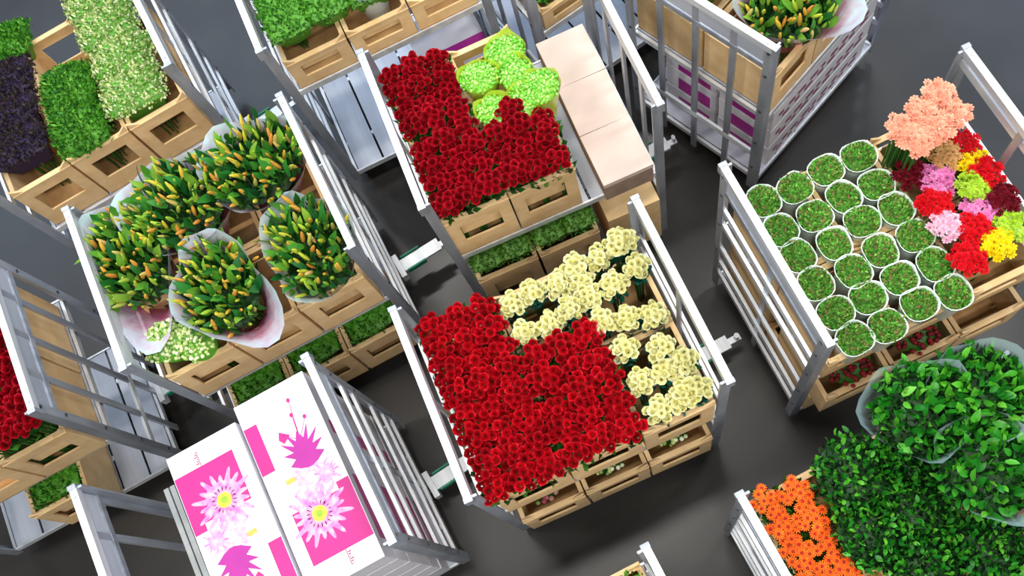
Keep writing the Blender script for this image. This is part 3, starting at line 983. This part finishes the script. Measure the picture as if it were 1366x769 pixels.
# ================================================================== UPPER LEFT CORNER
fw_l = foliage_mesh('foliage', 900, 0.19, 0.14, 0.05, 0.04, 0.018, 'leaf_mid', 21, 0.9, 0.02, core='leaf_mid', sq=0.8)
fp = foliage_mesh('foliage', 900, 0.195, 0.13, 0.04, 0.032, 0.017, 'floret_purple', 22, 1.0, 0.02, core='floret_purple', sq=0.8)
fwh = foliage_mesh('florets', 1300, 0.205, 0.15, 0.05, 0.026, 0.019, 'floret_white', 23, 1.1, 0.025, core='leaf_mid', sq=0.8)
fbush = foliage_mesh('foliage', 1000, 0.185, 0.19, 0.08, 0.042, 0.018, 'leaf_mid', 24, 1.0, 0.03, core='leaf_mid', sq=0.6)
for i, (x, y, me, part, lab) in enumerate([
        (-1.472, 4.088, fwh, 'florets', 'white and green small-flowered bunch nearest its crate handle'), (-1.451, 4.353, fwh, 'florets', 'white and green small-flowered bunch, second along the right rail'),
        (-1.472, 4.619, fwh, 'florets', 'white and green small-flowered bunch, third along the right rail'), (-1.482, 4.864, fwh, 'florets', 'white and green small-flowered bunch at the top picture edge'),
        (-1.863, 4.045, fbush, 'foliage', 'bushy bright green bunch between the purple and white flowers, front'), (-1.842, 4.335, fbush, 'foliage', 'bushy bright green bunch between the purple and white flowers, rear'),
        (-2.248, 4.128, fp, 'foliage', 'dark purple bunch behind the front left crate wall'), (-2.228, 4.374, fp, 'foliage', 'dark purple bunch in the middle of its column'), (-2.187, 4.619, fp, 'foliage', 'dark purple bunch just below the bright green one'),
        (-2.126, 4.885, fw_l, 'foliage', 'bright green bunch behind the dark purple ones')]):
    bush('corner_bunch', lab + ', upper left corner', 'flowers', x, y, SH + .02, 1.60 + (-0.03 if 'bushy' in lab else 0), me, part, 'bunches on the upper left corner trolley', rz=rnd.uniform(-.3, .3), stem_r=0.06, spread=0.1)

# ================================================================== TOP TROLLEY
gtop = [foliage_mesh('foliage', 900, 0.15, 0.235, 0.04, 0.034, 0.013, 'leaf_mid', s, 0.9, 0.02, core='leaf_mid', sq=0.7) for s in (31, 32)]
gsl = sleeve_mesh(0.08, 0.145, 0.05, 0.44, 'sleeve_white', 8, 0.012, 1.5)
for i, (lx, ly, wd) in enumerate([(-0.47, -0.23, 'front left'), (-0.22, -0.22, 'second from left'), (0.03, -0.25, 'third from left'), (0.27, -0.20, 'fourth from left'), (0.47, -0.18, 'front right'), (-0.50, 0.22, 'back left'), (-0.24, 0.28, 'back, second from left'), (0.02, 0.30, 'back, third from left'), (0.28, 0.32, 'back, fourth from left')]):
    x, y, a = place('top', lx, ly)
    bush('green_bunch', 'fine green bunch above the bare deck at the top edge, ' + wd, 'flowers', x, y, 1.40, 1.80, gtop[i % 2], 'foliage', 'green bunches on the top trolley', gsl if i == 2 else None, rz=a)
x, y, a = place('behind', -0.42, -0.25)
bush('green_bunch', 'green bunch in the crate just behind the pale cartons', 'flowers', x, y, SH + .02, 1.32, greenf, 'foliage', rz=a)

# ================================================================== PRINTED BOXES
def flower_print(b, cx, cy, r, z, mi, n=18, seed=0, inner=0.22):
    q = random.Random(seed)
    for ring, (rr, zz) in enumerate(((1.0, 0.0), (0.7, 0.0004))):
        for i in range(n):
            t = 2 * math.pi * i / n + ring * math.pi / n
            L = r * rr * q.uniform(.8, 1.1)
            wd = r * 0.085
            c, s = math.cos(t), math.sin(t)
            pts = [(inner * r, -wd * .4), (L * .6, -wd), (L * .92, -wd * .6), (L, 0), (L * .92, wd * .6), (L * .6, wd), (inner * r, wd * .4)]
            b.add([(cx + u * c - v * s, cy + u * s + v * c, z + zz) for u, v in pts], [tuple(range(7))], mi)


def leaf_print(b, cx, cy, w, h, z, mi):
    """lobed chrysanthemum leaf, pointing to +y"""
    right = [(0.06, -0.5), (0.22, -0.44), (0.44, -0.30), (0.20, -0.24), (0.50, 0.0), (0.22, -0.06), (0.48, 0.30), (0.18, 0.10), (0.30, 0.50), (0.10, 0.20)]
    half = [(0.0, -0.5)] + right + [(0.0, 0.42)]
    for s in (1, -1):
        pts = [(cx + s * u * w, cy + v * h, z) for u, v in half]
        ctr = (cx, cy - 0.05 * h, z)
        n = len(pts)
        fs = [((0, i + 1, i + 2) if s > 0 else (0, i + 2, i + 1)) for i in range(n - 1)]
        b.add([ctr] + pts, fs, mi)


BW, BL, BH = 0.40, 1.05, 0.24


def rect(b, x0, x1, y0, y1, z, mi):
    b.add([(x0, y0, z), (x1, y0, z), (x1, y1, z), (x0, y1, z)], [(0, 1, 2, 3)], mi)


def print_mesh():
    z = BH + 0.0008
    parts = {}
    b = MB(); rect(b, -0.135, 0.199, -0.405, -0.125, z, 0); rect(b, 0.13, 0.199, -0.125, -0.085, z, 0)
    parts['printed_panel'] = b.mesh('printed_panel', 'print_magenta')
    b = MB(); rect(b, -0.199, -0.125, 0.12, 0.39, z, 0)
    parts['printed_band'] = b.mesh('printed_band', 'print_magenta')
    b = MB(); flower_print(b, -0.005, -0.185, 0.165, z + 0.0008, 0, 18, 1)
    b2 = [(-0.005 + 0.04 * math.cos(i * .3927), -0.185 + 0.04 * math.sin(i * .3927), z + 0.002) for i in range(16)]
    b.add(b2, [tuple(range(16))], 1)
    b.add([(p[0] * .45 - 0.005 * .55, -0.185 + (p[1] + 0.185) * .45, z + 0.0025) for p in b2], [tuple(range(16))], 2)
    parts['printed_flower'] = b.mesh('printed_flower', ['print_pink', 'print_yellow', 'print_green'])
    b = MB(); flower_print(b, 0.03, 0.0, 0.13, z + 0.0004, 0, 16, 2); flower_print(b, 0.11, -0.02, 0.07, z + 0.0012, 1, 9, 5)
    rect(b, -0.10, -0.05, 0.02, 0.045, z + 0.0016, 2)
    parts['printed_pale_flower'] = b.mesh('printed_pale_flower', ['print_pale', 'print_pink', 'print_gold'])
    b = MB(); leaf_print(b, 0.05, 0.16, 0.22, 0.22, z + 0.0016, 0)
    for dx, top, tip in ((0.04, 0.34, 0.06), (0.06, 0.42, 0.075), (-0.01, 0.27, -0.03), (0.10, 0.30, 0.12)):
        b.add([(0.05, 0.2, z + .001), (0.055, 0.2, z + .001), (tip + 0.003, top, z + .001), (tip, top, z + .001)], [(0, 1, 2, 3)], 1)
        b.add([(tip + 0.011 * math.cos(i * 1.0472), top + 0.013 * math.sin(i * 1.0472), z + .0012) for i in range(6)], [tuple(range(6))], 1)
    b.add([(-0.03, 0.22, z + .001), (0.015, 0.25, z + .001), (-0.035, 0.29, z + .001), (-0.05, 0.25, z + .001)], [(0, 1, 2, 3)], 1)
    parts['printed_leaf'] = b.mesh('printed_leaf', ['print_purple', 'print_magenta'])
    b = MB(); rect(b, 0.04, 0.044, -0.49, -0.405, z, 0)
    for k in range(6):
        rect(b, 0.046, 0.052 + 0.006 * (k % 3), -0.485 + k * 0.012, -0.479 + k * 0.012, z, 0)
    parts['printed_mark'] = b.mesh('printed_mark', 'print_crimson')
    return parts


PRINTS = print_mesh()
bb = MB()
bb.box(-BW / 2, BW / 2, -BL / 2, BL / 2, 0, BH - 0.006)
bb.box(-BW / 2 - .002, BW / 2 + .002, -BL / 2 - .002, BL / 2 + .002, BH - 0.075, BH)
box_me = bb.mesh('box_body', 'white_board')
sides = []
for (y0, y1, z0, z1) in ((-0.42, -0.06, 0.02, 0.155), (0.18, 0.26, 0.03, 0.15)):
    for sg in (-1, 1):
        sp = MB()
        X = sg * (BW / 2 + 0.001)
        sp.add([(X, y0, z0), (X, y1, z0), (X, y1, z1), (X, y0, z1)], [(0, 1, 2, 3) if sg > 0 else (3, 2, 1, 0)])
        sides.append(sp.mesh('printed_side', 'print_magenta'))
for sg in (-1, 1):
    sp = MB()
    Y = sg * (BL / 2 + 0.001)
    sp.add([(-0.16, Y, 0.015), (0.1, Y, 0.015), (0.1, Y, 0.155), (-0.16, Y, 0.155)], [(0, 1, 2, 3) if sg < 0 else (3, 2, 1, 0)])
    sides.append(sp.mesh('printed_end', 'print_purple'))
mk = MB()
for s in (-1, 1):
    X = s * (BW / 2 + 0.003)
    for row, z0 in enumerate((0.05, 0.11)):
        y = -0.44
        q = random.Random(row)
        while y < 0.44:
            L = q.uniform(0.035, 0.09)
            mk.add([(X, y, z0), (X, y + L, z0), (X, y + L, z0 + 0.03), (X, y, z0 + 0.03)], [(0, 1, 2, 3) if s > 0 else (3, 2, 1, 0)])
            y += L + q.uniform(0.03, 0.06)
marks_me = mk.mesh('printed_marks', 'print_crimson')


def printed_box(label, x, y, z, a, top=True, group='printed white flower boxes', marks=False):
    t = thing('printed_box', label, 'box', (x, y, z), a, group)
    obj('box_body', box_me, t)
    if top:
        for nme, me in PRINTS.items():
            obj(nme, me, t)
    for me in (sides[4:] if marks else sides[:4]):
        obj(me.name.split('.')[0], me, t)
    if marks:
        stuff(obj('printed_marks', marks_me, t))
    return t


nb = 6
for k in range(nb):
    zz = 0.228 + k * (BH + 0.004)
    tp_ = k == nb - 1
    printed_box('white box with magenta flower print, right stack, ' + ('topmost' if tp_ else '%s from the bottom' % ORD[k]), -1.362 + rnd.uniform(-.004, .004), 1.393, zz, R(1.2), tp_)
    printed_box('white box with magenta flower print, left stack, ' + ('topmost' if tp_ else '%s from the bottom' % ORD[k]), -1.782 + rnd.uniform(-.004, .004), 1.313, zz, R(180 + 1.2), tp_)
for i in range(3):
    b = MB()
    b.box(-0.014, 0.014, -0.46, 0.46, 0, 1.28)
    b.box(-0.0155, 0.0155, -0.45, -0.43, 0.05, 1.2)
    b.box(-0.0155, 0.0155, 0.43, 0.45, 0.05, 1.2)
    o = obj('shelf_panel', b.mesh('shelf_panel', 'grey_board'), None, (-2.04 - 0.036 * i, 1.30, 0.228), (0, 0, R(1.5)))
    tag(o, 'grey spare shelf panel standing on edge beside the printed boxes, ' + ('nearest them', 'middle of three', 'outermost of three')[i], 'panel', 'spare shelf panels')

# boxes under the turned trolley's shelf, long sides to the front
for k in range(3):
    for j, ly in enumerate((-0.29, 0.14)):
        x, y, a = place('tilted', 0.0, ly)
        t = printed_box('white box with crimson marks under the turned trolley shelf, %s layer, %s stack' % (('lowest', 'middle', 'upper')[k], ('front', 'rear')[j]), x, y, 0.228 + k * (BH + .004), a + R(90), k == 2, marks=True)
x, y, a = place('top', 0.36, -0.18)
t = thing('printed_box', 'white box with a magenta band on the bare deck at the top edge', 'box', (x, y, 0.228), a, 'printed white flower boxes')
b = MB()
b.box(-0.24, 0.24, -0.28, 0.28, 0, 0.44)
b.box(-0.243, 0.243, -0.283, 0.283, 0.38, 0.45)
obj('box_body', b.mesh('box_body', 'white_board'), t)
b = MB()
b.box(-0.20, 0.2434, -0.10, -0.03, 0.45, 0.4506)
b.box(-0.20, 0.20, -0.2838, -0.283, 0.39, 0.43)
obj('printed_band', b.mesh('printed_band', 'print_purple'), t)

# ================================================================== TURNED TROLLEY FLOWERS
x, y, a = place('tilted', -0.28, -0.33)
lily('lily buds in a pink-edged sleeve on the turned trolley at upper right', x, y, SH + .02, 1.80, 0.26, 0.25, 51, lsleeve(0.26, 0.25, 6, 0.10, R(-60)), group=None)
x, y, a = place('tilted', 0.20, -0.20)
lily('second lily bunch on the turned trolley, beyond the pink-edged one', x, y, SH + .02, 1.78, 0.18, 0.20, 52, None, group=None, nb=26)
x, y, a = place('tilted', -0.43, 0.22)
bush('green_bunch', 'green leafy bunch at the back left of the turned trolley', 'flowers', x, y, SH + .02, 1.62, fbush, 'foliage')

# ================================================================== ORANGE GERBERAS AND FOLIAGE
gh = [gerbera_mesh(s) for s in (1, 2, 3)]
OR_ = [(0.60, 0.27), (0.73, 0.24), (0.61, 0.14), (0.74, 0.11), (0.60, 0.01), (0.73, -0.02), (0.61, -0.12), (0.74, -0.15)]
for i, (x, y) in enumerate(OR_):
    headed_bunch('gerbera_bunch', 'bunch of orange gerberas, %s row from the back, %s' % (ORD[i // 2], ('by the rail', 'by the green foliage')[i % 2]), 'gerberas', x, y, SH + .02, 1.60 + rnd.uniform(-.02, .02), gh, 'gerbera_head', 12, 0.076, 0.02, 'leaf_dark',
                 'orange gerbera bunches', 2100 + i, scale=0.86, tiltamt=0.4)

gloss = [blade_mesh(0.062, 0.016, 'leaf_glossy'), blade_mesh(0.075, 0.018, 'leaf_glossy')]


def foliage_bunch(label, x, y, ztop, rx, ry, seed, sleeve=None, n=150, H=0.07, L=1.0):
    q = random.Random(seed)
    z0 = SH + .02
    t = thing('foliage_bunch', label, 'foliage', (x, y, z0), 0, 'dark green foliage bunches')
    h = ztop - z0
    obj('stems', cached(('stemsf', round(h, 1)), lambda: stems_mesh(h - .08, 0.05, 0.10, 14)), t)
    stuff(obj('inner_leaves', cached(('ffill', rx, ry, H), lambda: foliage_mesh('inner_leaves', 520, rx, ry, H, 0.05, 0.022, 'leaf_shade', 3, 0.9, 0.05, core='leaf_shade')), t, (0, 0, h - H - 0.035), (0, 0, q.uniform(0, 6) if rx == ry else 0)))
    for p, nm, rr in dome_pts(n, rx, ry, H, q):
        d = nm * .8 + Vector((q.uniform(-1, 1), q.uniform(-1, 1), q.uniform(-.2, .6)))
        e = d.to_track_quat('Z', 'Y').to_euler()
        rot = (e.to_matrix() @ Matrix.Rotation(q.uniform(0, 6.28), 3, 'Z')).to_euler()
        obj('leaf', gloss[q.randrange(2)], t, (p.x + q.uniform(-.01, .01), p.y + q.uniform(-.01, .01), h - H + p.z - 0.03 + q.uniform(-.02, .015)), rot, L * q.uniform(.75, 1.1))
    if sleeve:
        obj('sleeve', sleeve, t)
    return t


fsl = [sleeve_mesh(0.09, 0.225, 0.35, 0.90, 'sleeve_clear', s, 0.03, 1.0, 0.05, R(100 + 60 * s), 30) for s in (1, 2, 3)]
for i, (x, y, zt, rx, wd) in enumerate([
        (1.34, 0.30, 2.05, 0.21, 'tall sleeved foliage bunch nearest the mixed bright blooms'), (1.60, 0.25, 2.05, 0.21, 'tall sleeved foliage bunch at the right picture edge'),
        (1.45, -0.03, 2.04, 0.22, 'tall sleeved foliage bunch in front of the other tall ones')]):
    foliage_bunch(wd, x, y, zt, rx, rx, 60 + i, fsl[i], 230, 0.08, 1.0)
for i, (x, y, zt, rx, wd) in enumerate([
        (1.00, 0.20, 1.77, 0.19, 'low foliage bunch behind the orange gerberas'), (0.93, -0.06, 1.75, 0.17, 'low foliage bunch along the orange gerberas'),
        (1.17, -0.05, 1.74, 0.18, 'low foliage bunch below the tall sleeved ones'), (1.25, 0.15, 1.76, 0.16, 'low foliage bunch squeezed between the tall sleeved ones'), (1.06, -0.30, 1.74, 0.17, 'low foliage bunch at the bottom picture edge'), (1.36, -0.33, 1.74, 0.17, 'low foliage bunch in the bottom right corner')]):
    foliage_bunch(wd, x, y, zt, rx, rx, 80 + i, None, 260, 0.06, 0.62)
x, y, a = place('bottom', 0.425, 0.25)
bush('green_bunch', 'green bunch in the trolley corner at the bottom edge', 'flowers', x, y, SH + .02, 1.55, greenf, 'foliage', rz=a)
